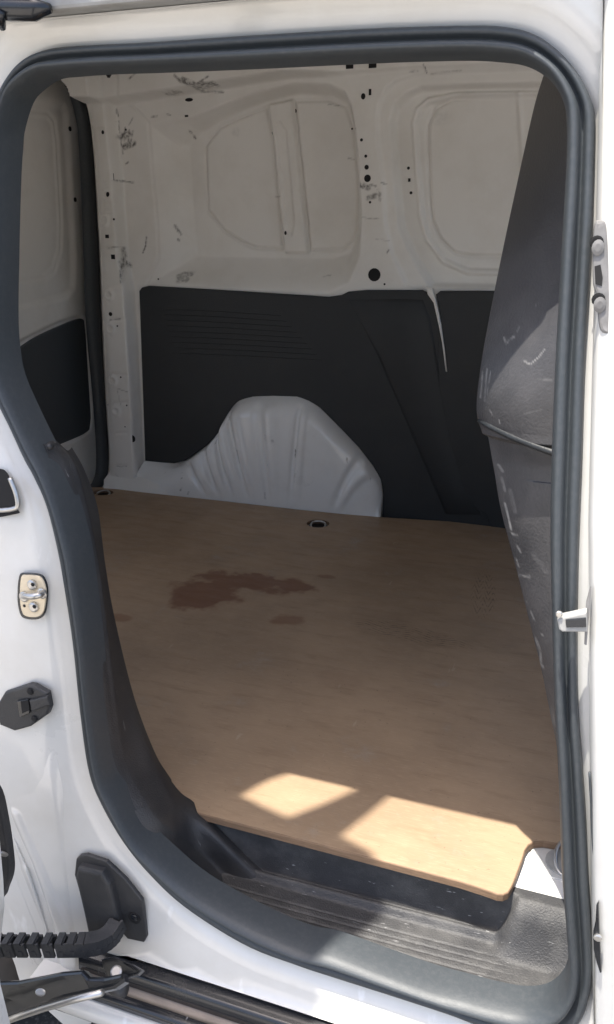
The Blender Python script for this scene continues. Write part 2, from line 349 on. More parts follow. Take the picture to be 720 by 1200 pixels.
# ---- roof edge: drip moulding over the opening, and the roof
YR = float(yb(1.122))-.026
box('roof_moulding', (-2.2, YR-.022, 1.123), (-.10, YR+.02, 1.140), M['dull'], van, .004)
box('roof_moulding', (-2.2, YR-.012, 1.142), (.6, YR+.03, 1.158), M['paint'], van, .005)
rp = [(YR+.01, 1.15), (YR+.04, 1.20), (YR+.12, 1.27), (YR+.3, 1.335), (.5, 1.37), (1.0, 1.385), (1.5, 1.37), (1.62, 1.30), (1.70, 1.1), (1.74, .4), (1.74, -.4)]
xs = np.linspace(-1.85, 1.0, 12)
grid('roof', np.array([[(x, y, z) for y, z in rp] for x in xs]), M['paint'], van)
sm = cr([(-2.0, YR-.02, 1.142), (-.95, YR-.02, 1.142), (-.80, YR-.02, 1.140)], 10)
tube('roof_bracket', [onY(-40, 6, YR-.03), onY(10, 10, YR-.03), onY(40, 11, YR-.03), onY(60, 10, YR-.025)], [.012, .013, .012, .005], M['rail'], van)
tube('roof_bracket', [onY(-14, 12, YR-.04), onY(1, 20, YR-.04), onY(3, 33, YR-.03)], [.010, .010, .004], M['rail'], van)

# ---- floor pan, end walls, shell
link('floor_pan', [(-1.72, .03, -.016), (.9, .03, -.016), (.9, 1.6, -.016), (-1.72, 1.6, -.016), (-1.72, .03, -.30), (.9, .03, -.30), (.9, 1.6, -.30), (-1.72, 1.6, -.30)],
     [(0, 1, 2, 3), (4, 5, 6, 7), (0, 1, 5, 4), (1, 2, 6, 5), (2, 3, 7, 6), (3, 0, 4, 7)], M['inner'], van, smooth=False)
# inner skin of the side either side of the opening (keeps the daylight out)
inl = []
for o_, dy in [(-.01, .02), (.03, .05), (.10, .06), (.5, .06), (1.2, .06)]:
    x = np.clip(OUT[:, 0]+nx[:, 0]*o_, -1.72, .9); z = np.clip(OUT[:, 2]+nx[:, 1]*o_, -.3, 1.34); inl.append(np.stack([x, yb(z)+dy+.10*sst(1.12, 1.34, z), z], 1))
grid('inner_skin', np.stack(inl, 1), M['inner'], van, closed_u=True)
box('roof_lining', (-1.74, -.02, 1.345), (.9, 1.62, 1.352), M['inner'], van, 0)
box('cab_wall', (.88, -.05, -.3), (.9, 1.62, .45), M['lining'], van, 0)

# ================================================================== FAR SIDE WALL
YW = 1.50
def W(pts, n=0):
    pts = cr(pts, n, True) if n else pts
    return np.array([onY(u, v, YW)[[0, 2]] for u, v in pts])
def Wl(pts): return np.array([onY(u, v, YW)[[0, 2]] for u, v in pts])
res = .0036
gx = np.arange(-1.80, .42, res); gz = np.arange(-.02, 1.345, res)
GX, GZ_ = np.meshgrid(gx, gz, indexing='ij'); Q = np.stack([GX.ravel(), GZ_.ravel()], 1)
d = np.zeros(len(Q)); wr = np.zeros(len(Q))
def gauss(x, s): return np.exp(-(x/s)**2)
# rear window blank
R1 = W([(174,144),(225,137),(262,121),(305,106),(345,96),(385,97),(404,106),(413,124),(420,178),(424,250),(422,300),(410,330),(385,343),(174,335),(186,302),(184,260)])
R2 = W([(210,170),(222,153),(262,131),(300,116),(340,107),(380,108),(399,118),(408,148),(415,210),(415,272),(402,298),(380,304),(300,303),(235,302),(220,300),(214,240)])
a = polysd(Q, R1); b = polysd(Q, R2)
tt = np.where(b > 0, 1, np.where(a < 0, 0, a/(a+np.maximum(-b, 0)+1e-6)))
d += .078*sst(.0, 1., tt)*.5+.078*tt*.5
PL = W([(228,168),(245,146),(270,134),(302,122),(310,160),(322,292),(290,292),(275,286),(250,270),(231,246),(229,200)], 0)
PR = W([(335,114),(376,113),(397,121),(406,146),(412,207),(411,270),(405,285),(394,294),(354,295)], 0)
for q in (PL, PR): 
    s = polysd(Q, q); d += .007*gauss(s, .0040)-.0022*sst(0, .01, s)
RB = W([(304,118),(334,112),(354,298),(324,298)]); s = polysd(Q, RB); d -= .018*sst(0, .007, s)
SL = W([(312,142),(320,139),(328,150),(338,262),(334,280),(327,270)]); s = polysd(Q, SL); d += .006*sst(0, .006, s)
# front window blank
B1 = W([(760,72),(540,81),(487,85),(464,92),(451,103),(442,122),(440,140),(441,169),(447,208),(450,262),(458,298),(475,335),(490,346),(760,352)]); d += .010*sst(-.002, .012, polysd(Q, B1))
B2 = W([(760,92),(540,96),(491,99),(474,107),(460,120),(455,140),(458,190),(463,243),(466,269),(484,308),(503,338),(760,345)]); d += .040*sst(0, .014, polysd(Q, B2))
B3 = W([(760,101),(530,104),(497,111),(482,124),(477,142),(481,200),(486,255),(494,283),(514,310),(545,324),(760,328)]); s = polysd(Q, B3); d += -.010*sst(0, .006, s)+.016*sst(.012, .022, s)
B4 = W([(760,110),(560,110),(525,113),(506,124),(498,142),(497,160),(500,233),(503,260),(512,280),(529,297),(550,301),(760,303)]); s = polysd(Q, B4); d += .008*gauss(s, .0040)-.002*sst(0, .01, s)
BL = Wl([(606,108), (618,300)]); d -= .006*gauss(segd(Q, BL), .006)
# roof rail across the top
rl = Wl([(140,122), (205,112), (276,101), (340,91), (400,88), (470,82), (720,73), (900, 66)]); zr = np.interp(Q[:, 0], rl[:, 0], rl[:, 1]); up = Q[:, 1]-zr
amt = .065*(1-sst(-.95, -.70, Q[:, 0]))+.012
d -= amt*sst(-.004, .010, up)
# rear pillar stands proud of the wall
fl = Wl([(128,60), (137,140), (143,200), (150,300), (157,340), (163,440), (170,575), (172, 600)]); xf = np.interp(-Q[:, 1], -fl[:, 1], fl[:, 0])
pil = sst(.004, -.010, Q[:, 0]-xf); d -= .055*pil*1.0
f2 = Wl([(153,60), (153,122), (174,144), (184,260), (186,302), (172,334)])
d += .004*gauss(segd(Q, f2), .004)
for v0, v1 in ((150, 152), (212, 214), (250, 248), (291, 287), (336, 334), (375, 372), (434, 436), (470, 468), (505, 503), (540, 541)):
    l = Wl([(116, v0), (158, v1)]); d += .0028*gauss(segd(Q, l), .0045)*pil
for u, v in ((138, 344), (140, 383), (142, 443), (146, 478), (133, 258), (137, 228)):
    c = onY(u, v, YW)[[0, 2]]; r = np.hypot(Q[:, 0]-c[0], Q[:, 1]-c[1]); d -= .004*sst(.026, .012, r)*pil; d += .004*sst(.012, .006, r)*pil
d += .0012*np.sin(Q[:, 0]*9+Q[:, 1]*5)*(1-pil)
# scuffs and scratches
def stroke(pts, wpx, k=1.): 
    global wr
    wr = np.maximum(wr, k*sst(wpx*.0026, wpx*.0008, segd(Q, Wl(pts))))
for pts, w_, k in [([(219,93),(226,100),(238,104),(262,101)],2.2,.9),([(228,97),(242,103)],3.2,.9),([(244,103),(258,94)],1.6,.8),([(236,107),(262,108)],1.5,.7),([(200,112),(218,109)],1.4,.6),
  ([(143,160),(151,158)],6,.9),([(146,172),(157,168)],5,.9),([(147,150),(146,165)],1.6,.7),([(152,152),(151,165)],1.6,.7),([(156,154),(154,166)],1.6,.7),([(139,142),(143,170),(145,180)],1.1,.9),
  ([(167,97),(176,89)],1.5,.8),([(152,146),(156,138)],1.3,.7),([(137,128),(139,136)],1.2,.8),([(142,212),(157,214)],1.4,.8),([(148,192),(151,190)],1.5,.7),([(199,264),(204,275)],1.8,.85),([(202,280),(203,283)],1.4,.7),
  ([(172,278),(171,288),(168,296)],1.6,.85),([(214,152),(216,160)],1.6,.8),([(149,290),(152,330)],1.3,.9),([(150,306),(154,312)],2.5,.8),([(138,290),(147,289)],1.2,.7),([(115,217),(122,217)],1,.5),
  ([(497,76),(500,85)],1.2,.9),([(420,216),(432,220)],4,.85),([(434,216),(441,218)],1.6,.7),([(432,232),(444,228)],4,.75),([(443,222),(446,236)],1.4,.7),([(418,208),(420,230)],1.0,.8),([(447,214),(452,216)],1.2,.6),
  ([(425,255),(447,257)],.9,.5),([(440,280),(456,282)],.9,.4),([(454,296),(456,292)],1.4,.8),([(400,183),(406,185)],1.2,.5),([(410,149),(416,151)],1.4,.6),([(312,229),(320,230)],1,.7),([(374,325),(384,323)],1,.4),
  ([(138,373),(151,372)],1.2,.8),([(127,478),(143,466)],1.1,.6),([(148,452),(160,456)],1.0,.5),([(140,545),(152,558)],1.0,.5),([(144,542),(158,542)],1.0,.5),([(375,118),(388,120)],.9,.5),([(118,270),(118,262)],1.2,.6),
  ([(480,84),(490,83)],1.4,.4),([(505,86),(540,82)],1.2,.35),([(178,137),(184,136)],1.6,.6),([(196,134),(200,135)],1.4,.6),([(148,455),(151,470)],.8,.5),([(139,420),(141,440)],.8,.45)]:
    stroke(pts, w_, k)
s = polysd(Q, W([(203,322),(212,318),(224,319),(219,331),(206,332)])); wr = np.maximum(wr, .55*sst(-.002, .004, s))
s = np.hypot(Q[:, 0]-onY(512,135,YW)[0], (Q[:, 1]-onY(512,135,YW)[2])*1.6); wr = np.maximum(wr, .12*sst(.05, .0, s))
s = np.hypot(Q[:, 0]-onY(264,152,YW)[0], (Q[:, 1]-onY(264,152,YW)[2])); wr = np.maximum(wr, .2*sst(.02, .0, s))
PP = np.stack([GX, YW+d.reshape(GX.shape), GZ_], -1)
def keep(u, v): 
    pass
xl = np.array([onY(u, v, YW-.055)[[0, 2]] for u, v in [(60,60), (80,88), (97,107), (106,133), (112,183), (119,300), (122,383), (126,467), (130,536), (131,600), (131,660)]]); xk = np.interp(-Q[:, 1], -xl[:, 1], xl[:, 0])
wall = grid('side_wall', PP, M['inner'], van, mask=(Q[:, 0] > xk-.004), attr=wr)
def wy(u, v):                                                      # wall point seen at a picture point
    y = YW
    for _ in range(6):
        p = onY(u, v, y); i = int(np.clip((p[0]-gx[0])/res, 0, len(gx)-1)); j = int(np.clip((p[2]-gz[0])/res, 0, len(gz)-1)); y = PP[i, j, 1]
    return onY(u, v, y)
def holes(lst, parent):
    for (u, v, r, sq, asp) in lst:
        p = wy(u, v); p[1] -= .0012
        disc('hole', p, (0, -1, 0), r*.0024, .0008, M['hole'], parent, sides=14, square=sq, squash=asp, axis=(1, 0, .0), bev=.05)
holes([(439,322,8,False,1),(431,209,4.2,False,1),(430,196,2.7,False,1),(429,183,1.8,False,1),(424,164,1.8,False,1),(426,113,2.7,False,1.25),(434,108,1.5,True,2.2),(434,237,1.5,False,1),(451,333,1.3,False,1),
  (410,75.5,4.6,True,1),(437,74.5,4.6,True,1),(479,197,1.8,False,1),(480,211,1.5,True,1.3),(482,226,1.8,False,1),(121,155,2.0,False,1.2),(132,207,2.6,True,1.5),(127,228,2.8,False,1.2),(134,257,1.5,False,1),
  (126,277,2.8,True,.8),(133,301,3.0,True,1.0),(144,301,1.4,True,2.0),(130,368,2.8,False,1),(138,382,1.3,False,1),(150,406,1.8,False,1.1),(142,442,1.3,False,1),(156,514,4.4,False,1.2),(149,475,1.2,False,1),
  (147,500,1.0,False,1),(186,327,1.2,False,1),(222,117,5.6,False,.38),(219,136,2.4,True,.5),(320,156,1.7,False,1),(347,130,1.2,False,1.8),(335,273,1.6,False,1.6),(413,151,1.2,False,1),(148,152,1.4,False,1)], wall)
tube('cable_clip', [wy(134,80)+(0,-.03,.02), wy(134,86)+(0,-.03,0), wy(134,93)+(0,-.03,0)], [.014, .013, .004], M['rail'], van)

# ---- dark lining boards on the wall
YL = YW-.004
def wallplate(name, px, th, m, parent, y=YL, n=0, bev=.006):
    pts = [onY(u, v, y-th) for u, v in (cr(px, n, True) if n else px)]
    return plate(name, [p+np.array([0, th, 0]) for p in pts], (0, -1, 0), th, m, parent, bev, seg=3)
arch = [(170,540),(190,542),(204,543),(217,540),(240,524),(254,511),(264,496),(270,481),(280,470),(296,465),(320,464),(348,465),(362,470),(375,478),(400,503),(420,524),(437,546),(446,562),(449,580),(448,606)]
lin = [(163,341),(166,337),(174,335),(260,340),(385,348),(400,346),(408,342),(430,340),(495,340),(501,343),(508,352),(514,375),(520,410),(526,450),(535,500),(545,550),(556,580),(575,606),(584,622),(448,616)]+[(u, v) for u, v in arch[::-1]]
lining = wallplate('lining_panel', lin, .010, M['lining'], van, bev=.004)
lining['label'] = 'dark lining panel round the wheel arch'
rb = [(405,350),(470,346),(498,348),(508,372),(518,430),(532,510),(550,570),(566,606),(520,606),(500,560),(470,490),(440,420)]
wallplate('lining_step', [(u, v) for u, v in rb], .005, M['lining'], lining, y=YL-.0085, bev=.022)
for k in range(9):
    v = 362+k*6.5; p0, p1 = onY(190+2*k, v, YL-.0115), onY(330+6*k, v+8, YL-.0115)
    tube('groove_rib', [p0, (p0+p1)/2+np.array([0, 0, .002]), p1], [.0004, .0006, .0003], M['lining'], lining, 5)
wallplate('lining_panel', [(511,345),(516,341),(560,341),(720,342),(760,640),(580,632),(570,604),(540,585),(530,560),(522,520),(515,465),(513,414),(516,370)], .012, M['lining'], van, bev=.004)
strip = [(497,330),(506,338),(511,350),(517,380),(521,410),(522,418),(517,400),(511,372),(505,354),(500,345),(480,336)]
wallplate('pillar_strip', [(499,336),(506,338),(511,352),(517,380),(521,410),(524,436),(520,412),(514,382),(508,355),(501,345)], .018, M['inner'], van, bev=.004)

# ---- wheel arch with pressed ribs
n = 340; top = cr(arch, n); base = cr([(150,572),(170,575),(215,581),(262,586),(305,591),(350,596),(400,601),(430,604),(449,606)], n)
T0 = np.array([onY(u, v, YL-.008) for u, v in top]); B0 = np.array([onZ(u, v, 0) for u, v in base]); B0[:, 1] -= .004; B0[:, 2] = -.012
tp = np.linspace(0, 1, n); rows = []
ribs = [.155, .23, .305, .39, .50, .61, .815]
for s in np.linspace(0, 1, 60):
    e = 1-(1-min(s/.17, 1))**2.4
    h = -.052*e*(1-.25*s)
    line = T0*(1-s)+B0*s
    yy = T0[:, 1]*(1-s)+B0[:, 1]*s + h*np.clip(1.35*np.sin(np.pi*np.clip(tp*1.04, 0, 1)), .15, 1)*(1-s**3)
    for i, r in enumerate(ribs):
        rs = r+(.58-r)*.42*s; ww = 1-.35*s; fade = sst(.02, .10, s)*sst(.98, .60, s)
        yy = yy + (.011 if i < 4 else .009)*np.exp(-(np.abs(tp-rs)/(.0125*ww))**2.6)*fade
        yy = yy - .007*np.exp(-(np.abs(tp-rs-.030*ww)/(.017*ww))**2.6)*fade
    rows.append(np.stack([line[:, 0], yy, line[:, 2]], 1))
# keep the outline where it is in the picture: slide each row back along the sight line of its own edge
P = np.stack(rows, 1)
wa_w = np.zeros(P.shape[:2])
for _ in range(14):
    i, j = rng.randint(20, 145), rng.randint(2, 55); l = rng.randint(1, 5)
    i = min(335, i*2); wa_w[i:i+2, j:j+l] = rng.uniform(.3, .8)
grid('wheel_arch', P, M['arch'], van, attr=wa_w)
kick = cr([(120,566),(150,571),(172,575)], 12)
# low flange between pillar and arch
P = np.array([[onZ(u, v, 0)+np.array([0, -.004, -.012]), onZ(u, v, 0)+np.array([0, .004, .03]), onZ(u, v, 0)+np.array([0, .06, .055])] for u, v in cr([(122,572),(150,574),(175,577),(230,583)], 20)])
grid('wall_flange', P, M['inner'], van)

# ================================================================== REAR DOOR (inside)
XD = -1.72
def D(u, v, dx=0.): return onX(u, v, XD+dx)
gy = np.arange(.55, 1.75, .005); gz2 = np.arange(-.03, 1.36, .005)
GY, GZ2 = np.meshgrid(gy, gz2, indexing='ij'); Q2 = np.stack([GY.ravel(), GZ2.ravel()], 1)
def Dp(pts, n=0): return np.array([D(u, v)[[1, 2]] for u, v in (cr(pts, n, True) if n else pts)])
dd = np.zeros(len(Q2))
s = polysd(Q2, Dp([(-80,120),(33,129),(60,132),(68,142),(71,165),(76,260),(75,295),(68,318),(56,328),(6,338),(-80,350)])); dd -= .004*gauss(s, .006)+.006*sst(0, .02, s)
s = polysd(Q2, Dp([(-90,100),(40,113),(76,118),(82,130),(86,200),(91,300),(90,340),(80,352),(40,362),(-90,400)])); dd -= .012*sst(0, .03, s)
s = polysd(Q2, Dp([(-80,430),(8,405),(40,388),(70,374),(92,367),(102,372),(104,392),(110,490),(108,506),(98,514),(72,525),(-80,570)])); dd -= .014*sst(0, .02, s)
PP2 = np.stack([XD+dd.reshape(GY.shape), GY, GZ2], -1)
rd = empty('rear_door', (XD, 1.0, 0), '', ''); del rd['label']; del rd['category']
rd.parent = van
def under(o, par):                                                  # parent keeping world place
    o.parent = par; o.matrix_parent_inverse = par.matrix_world.inverted(); return o
bpy.context.view_layer.update()
o = grid('door_skin', PP2, M['inner'], None); under(o, rd)
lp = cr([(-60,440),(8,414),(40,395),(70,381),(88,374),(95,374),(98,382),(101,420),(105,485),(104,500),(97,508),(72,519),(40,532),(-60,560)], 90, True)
o = plate('lining_panel', [D(u, v, -.016) for u, v in lp], (1, 0, 0), .010, M['lining_sheen'], None, .003); under(o, rd)
for u, v in ((82,151), (88,234)):
    o = disc('screw', D(u, v, .0005), (1, 0, 0), .0075, .003, M['hole'], None, axis=(0, 1, 0)); under(o, rd)
# seal round the rear doors
lc = cr([(40,82),(65,87),(80,103),(90,133),(95,173),(100,300),(103,383),(111,467),(115,536),(111,564),(95,580)], 80)
rc = cr([(40,78),(77,87),(93,107),(102,133),(108,183),(115,300),(118,383),(122,467),(126,536),(121,566),(100,590)], 80)
A = np.array([onX(u, v, -1.665) for u, v in lc]); B = np.array([onX(u, v, -1.66) for u, v in rc])
P = np.stack([A+(B-A)*a+np.array([h, 0, 0]) for a, h in [(.10, -.012), (.02, 0), (.12, .012), (.3, .018), (.55, .017), (.8, .014), (.95, .006), (1.0, -.005), (1.0, -.03)]], 1)
grid('rear_door_seal', P, M['gasket'], van)
# painted lip beside the seal
C_ = np.array([onY(u+5, v, YW-.0575) for u, v in rc]); C3 = np.array([onY(u+11, v, YW-.0565) for u, v in rc]); P = np.stack([B+np.array([-.012, 0, 0]), B+np.array([.006, .0, 0]), C_, C3], 1)
grid('rear_frame', P, M['inner'], van)

# ================================================================== LEFT TRIM, SILL
c0 = cr([(57,520),(73,551),(87,594),(101,645),(107,690),(114,750),(122,835),(133,902),(147,932),(172,977),(203,1005),(245,1039),(308,1077)], 90)
c1 = cr([(72,523),(89,545),(104,600),(115,655),(124,720),(133,795),(141,855),(150,895),(168,930),(195,965),(225,985),(270,1012),(330,1052)], 90)
c2 = cr([(80,528),(95,555),(111,600),(120,666),(129,720),(144,786),(159,840),(180,894),(194,918),(212,942),(232,955),(280,985),(340,1015)], 90)
c0 = c0+np.array([-8.5, 4.5])*sst(0, 8, np.arange(90))[:, None]
def trim(i0, i1, name):
    rows = []
    for k in range(i0, i1):
        t = k/89
        A = onB(*c0[k], dy=.012); Bm = onB(*c1[k], dy=.045); Cm = onB(*c2[k], dy=.095+.02*t)
        if t > .72:
            f = sst(.72, .95, t); Z2 = onZ(*c2[k], -.004-.05*sst(.85, 1, t)); Cm = Cm*(1-f)+Z2*f
            Zm = onZ(*c1[k], -.055-.02*t); Bm = Bm*(1-f)+Zm*f
        mid = (A+Bm)/2+np.array([.003, -.006, .004])
        rows.append([A+np.array([-.01, -.004, 0]), A+np.array([0, -.006, 0]), A*.9+Bm*.1+np.array([0, -.010, .002]), mid, Bm*.9+A*.1+np.array([0, -.007, .003]), Bm, Bm*.6+Cm*.4, Cm, Cm+np.array([-.015, .03, -.004])])
    P = np.array(rows); P2 = []
    tt_ = np.linspace(i0, i1-1, i1-i0)/89
    P[:, :, 2] -= (.055*sst(.80, 1.0, tt_))[:, None]
    if i0: P[:, :, 1] -= .0025; P[:, :, 2] += .0015
    for r in P: P2.append(cr(r, 26))
    return grid(name, np.array(P2), M['plastic'], van)
trim(0, 63, 'pillar_trim')
trim(62, 90, 'sill_corner_trim')
# cap at the top of the pillar trim
k = 0; A = onB(57, 520, .006); B = onB(80, 528, .09)
tube('trim_cap', [A+np.array([0, 0, -.004]), (A+B)/2+np.array([0, -.01, .004]), B+np.array([0, 0, -.006])], [.004, .008, .003], M['plastic'], van, 10, 14)

sx_ = np.arange(-.72, .12, .003); sy_ = np.arange(-.16, .16, .0012)
AX, AY = np.meshgrid(sx_, sy_, indexing='ij')
riser = .012+.0*AX
left = sst(-.42, -.60, AX); riser = riser-.012*left
zt = -.086 + .006*np.sin(AX*3)
lipz = .013*np.exp(-np.abs((AY-riser+.016)/.0075)**2.5)
z = zt + lipz*0.8
# tread grooves
for yy in (-.035, -.047, -.059, -.071): z = z-.0014*np.exp(-((AY-yy-.004*np.sin(AX*4))/.0016)**2)*sst(.02, -.10, AX)
# round shoulder down to the seal
z = z-.020*sst(-.082, -.115, AY)
# riser up to the floor; out to the right it is cut back behind the notch as a rounded step
rr = sst(-.004, .007, AY-riser)
rwide = sst(-.045, .012, AY-.002)
notch = sst(-.045, -.015, AX)
z = z*(1-(rr*(1-notch)+rwide*notch)) + (-.0165)*(rr*(1-notch)+rwide*notch)
fill = sst(.030, .085, AX)*sst(-.14, -.02, AY); z = z+.030*fill*(1-rwide)                     # runs up towards the pillar
gm = (AX > -.60) & (AY > -.119)
grid('sill_step', np.stack([AX, AY, z], -1), M['sill'], van, mask=gm.ravel())

# sticker plate and tie-down ring in the notch
pp = [onZ(u, v, -.014) for u, v in ((624,994),(636,990),(662,996),(668,1034),(640,1026),(615,1018))]
plate('floor_patch', [q-np.array([0, 0, .002]) for q in pp], (0, 0, 1), .003, M['paint'], van, .0006)
rg = onZ(662, 1010, -.010); 
lash = tube('lashing_ring', [rg+np.array([.019*math.cos(t)*.75, .026*math.sin(t), .008+.010*math.sin(t)]) for t in np.linspace(0, 2*math.pi, 28)], .0028, M['steel'], van, 8)
disc('lashing_cup', rg-np.array([0, 0, .003]), (0, 0, 1), .028, .004, M['dull'], van, 24, axis=(1, 0, 0))

# ================================================================== PLYWOOD FLOOR (lies loose on the pan)
bd = empty('plywood_floor', (-.6, .7, 0), 'brown stained plywood sheet covering the cargo floor', 'floor board')
bpy.context.view_layer.update()
th = .012
f = lambda u, v: onZ(u, v, 0.)[:2]
crn = [f(574,1044.5), f(583,1048), f(590,1048.5), f(596,1046), f(600,1040), f(603,1033)]; ntc = [f(613,1006), f(616,996), f(620,990), f(627,986.5), f(637,986)]
pts2 = [(-1.70, 0.0), (-.62, 0.0), (-.30, -.002), (-.10, -.004), *[tuple(q) for q in crn+ntc], (.045, ntc[-1][1]+.004), (.5, ntc[-1][1]+.02), (.5, 1.53), (-.21, 1.515)]
pts2 += [tuple(onZ(u, v, 0.)[:2]) for u, v in ((449,606),(400,602),(350,597),(262,587),(170,577),(121,571))]+[(-1.70, 1.40)]
dens = []
for a_, b_ in zip(pts2, pts2[1:]+pts2[:1]):
    a_, b_ = np.array(a_), np.array(b_); k = max(1, int(np.linalg.norm(b_-a_)/.12))
    dens += [a_+(b_-a_)*i/k for i in range(k)]
def ell(u, v, ru, rv, z=0.0, n=24):
    c = onZ(u, v, 0.)
    return [np.array([c[0]+ru*math.cos(2*math.pi*i/n), c[1]+rv*math.sin(2*math.pi*i/n), -th]) for i in range(n)], c
h1, c1_ = ell(373, 613.5, .036, .036); h2, c2_ = ell(121, 577, .038, .03)
o = plate('board_sheet', [np.array([q[0], q[1], -th]) for q in dens], (0, 0, 1), th, M['wood'], None, .0018, holes=(h1, h2)); under(o, bd)
o.data.materials.append(M['edge'])
for p in o.data.polygons:
    if abs(p.normal.z) < .93: p.material_index = 1
for c in (c1_, c2_):
    disc('lashing_cup', c+np.array([0, 0, -.0145]), (0, 0, 1), .035, .002, M['hole'], van, 24, axis=(1, 0, 0))
    tube('lashing_ring', [c+np.array([.024*math.cos(t), .020*math.sin(t), -.006+.007*math.sin(t)]) for t in np.linspace(0, 2*math.pi, 24)], .0032, M['steel'], van, 8)

# ================================================================== BULKHEAD
sil = cr([(644,70),(636,92),(625,130),(605,220),(590,290),(575,365),(565,420),(559,468),(560,491),(565,506),(569,526),(575,560),(583,605),(600,670),(615,730),(630,790),(640,840),(650,890),(656,930),(660,965)], 460)
rows = []
for u, v in sil:
    # depth of the outer edge: leans in at the top, near the opening lower down
    zz = onY(u, v, 0.02)[2]
    lo_ = max(0., (.67-zz)/.6); ye = .030+.25*sst(.68, 1.02, zz)**1.15-.115*lo_
    E = onY(u, v, ye)
    step = .016*sst(507, 516, v)*(1-.0)                      # lower half set back under the hem
    ur = 700
    yr = -.042+.11*sst(.76, 1.05, zz)-.075*lo_
    Rr = onY(ur, v+(14 if 480 < v < 560 else 10), yr+.0)
    E = E+np.array([step*.2, step, 0]); Rr = Rr+np.array([0, step, 0])
    r = []
    for t in np.linspace(0, 1, 120):
        p = E*(1-t)+Rr*t
        p = p+np.array([0, -.024*math.sin(math.pi*min(1, t*1.0))**.8*(1-.5*sst(.7, 1, zz))*(1-.35*sst(515, 545, v)), 0])
        r.append(p)
    back = [E+np.array([.0, .012, 0]), E+np.array([.010, .05, 0]), np.array([E[0]+.03, .5-.12*sst(.66, .72, E[2]), E[2]+.0]), np.array([E[0]+.05, 1.49-1.09*sst(.66, .72, E[2]), E[2]])]
    r = back[::-1]+r
    rows.append(r)
rows = np.array(rows); bw = np.zeros(rows.shape[:2])
rel = rows.reshape(-1, 3)-CAM; dz_ = rel@FW; bpx = np.stack([360+F_PX*(rel@RT)/dz_, 600-F_PX*(rel@UP)/dz_], 1)
for pts, w_, k in [([(591,396),(593,402),(598,398),(603,394)],2.6,.9),([(606,389),(609,383)],1.6,.7),([(617,424),(622,427),(632,418),(639,409)],1.6,.7),([(615,423),(618,425)],2.5,.8),([(566,436),(563,466)],2.0,.5),([(571,432),(568,470)],2.0,.45),([(575,436),(571,462)],1.4,.5),
  ([(585,492),(586,496)],1.5,.8),([(574,480),(577,486)],1.6,.6),([(628,357),(631,355)],1.4,.7),([(615,485),(635,480)],2,.2),([(630,444),(648,446)],1.2,.3),([(584,545),(589,552)],4,.5),([(588,560),(592,575)],3.5,.45),([(592,590),(597,610),(599,620)],2.6,.9),([(600,625),(606,628),(607,626)],2.2,.9),
  ([(606,640),(610,646)],2.6,.7),([(605,655),(608,664)],2.4,.9),([(608,674),(621,676)],3.2,.5),([(617,706),(619,705)],2,.8),([(622,716),(627,728)],2,.7),([(635,743),(636,744)],2.4,.9),([(628,748),(633,762),(634,775)],3,.85),([(634,778),(637,782)],3,.6),([(633,788),(634,790)],2,.7),
  ([(585,600),(600,660),(613,715),(628,780),(640,835),(650,885)],1.8,.75),([(645,830),(650,850)],5,.2),([(610,700),(620,745)],2.2,.35),([(598,575),(604,600)],5,.25),([(625,650),(640,670)],6,.12)]:
    bw = np.maximum(bw, (k*sst(w_*.62, w_*.25, segd(bpx, pts))).reshape(bw.shape))
bw[:, :4] = 0
bulk = grid('bulkhead', rows, M['vinyl'], van, attr=bw)
hem = [(561,493),(575,500),(600,512),(625,522),(650,531),(690,546)]
def bpt(u, v, off):
    t = (u-561)/(700-561); zz = onY(u, v, .0)[2]; ye = .030*(1-t)+(-.042)*t-.024*math.sin(math.pi*min(1, max(t, 0)))**.8*.9
    return onY(u, v, ye-off)
tube('hem_piping', [bpt(u, v, .004) for u, v in hem], [.002, .0035, .004, .004, .004, .003], M['lining'], bulk, 10)

# ================================================================== SILL FLANGE, SLIDE RAIL, ROCKER
X0, X1 = -.655, .20
YS = -.125-.018                                                      # outer face of the sill flange
def extr(name, prof, x0, x1, m, parent=van, nx_=24):
    return grid(name, np.array([[(x, y, z) for y, z in prof] for x in np.linspace(x0, x1, nx_)]), m, parent)
ra = onY(300, 1166, YS)                                              # lower edge of the white flange
zr0 = ra[2]
extr('sill_flange', [(YS, -.160), (YS-.001, zr0+.004), (YS+.002, zr0), (YS+.02, zr0-.002)], X0+.03, X1, M['paint'])
rail_e = empty('slide_rail', (-.2, YS, zr0), '', ''); del rail_e['label']; del rail_e['category']; rail_e.parent = van
bpy.context.view_layer.update()
def C2(prof, name, m):
    o = extr(name, prof, X0, X1, m, None); under(o, rail_e)
C2([(YS+.01, zr0-.004), (YS-.020, zr0-.006), (YS-.025, zr0-.010), (YS-.027, zr0-.032), (YS-.024, zr0-.034), (YS-.021, zr0-.012), (YS+.006, zr0-.012)], 'upper_channel', M['rail'])
C2([(YS+.004, zr0-.010), (YS-.012, zr0-.034), (YS-.031, zr0-.0375), (YS-.0325, zr0-.0465), (YS-.02, zr0-.050)], 'rail_web', M['brown'])
C2([(YS+.006, zr0-.046), (YS-.036, zr0-.0475), (YS-.044, zr0-.050), (YS-.045, zr0-.062), (YS+.006, zr0-.064)], 'lower_channel', M['rail'])
rk = [(YS+.0, zr0-.0645), (YS-.044, zr0-.0655), (YS-.054, zr0-.069), (YS-.059, zr0-.077), (YS-.060, zr0-.088), (YS-.055, zr0-.098), (YS-.03, zr0-.112), (YS+.02, zr0-.135), (YS+.10, zr0-.20)]
extr('rocker_panel', rk, -.74, .9, M['paint'])
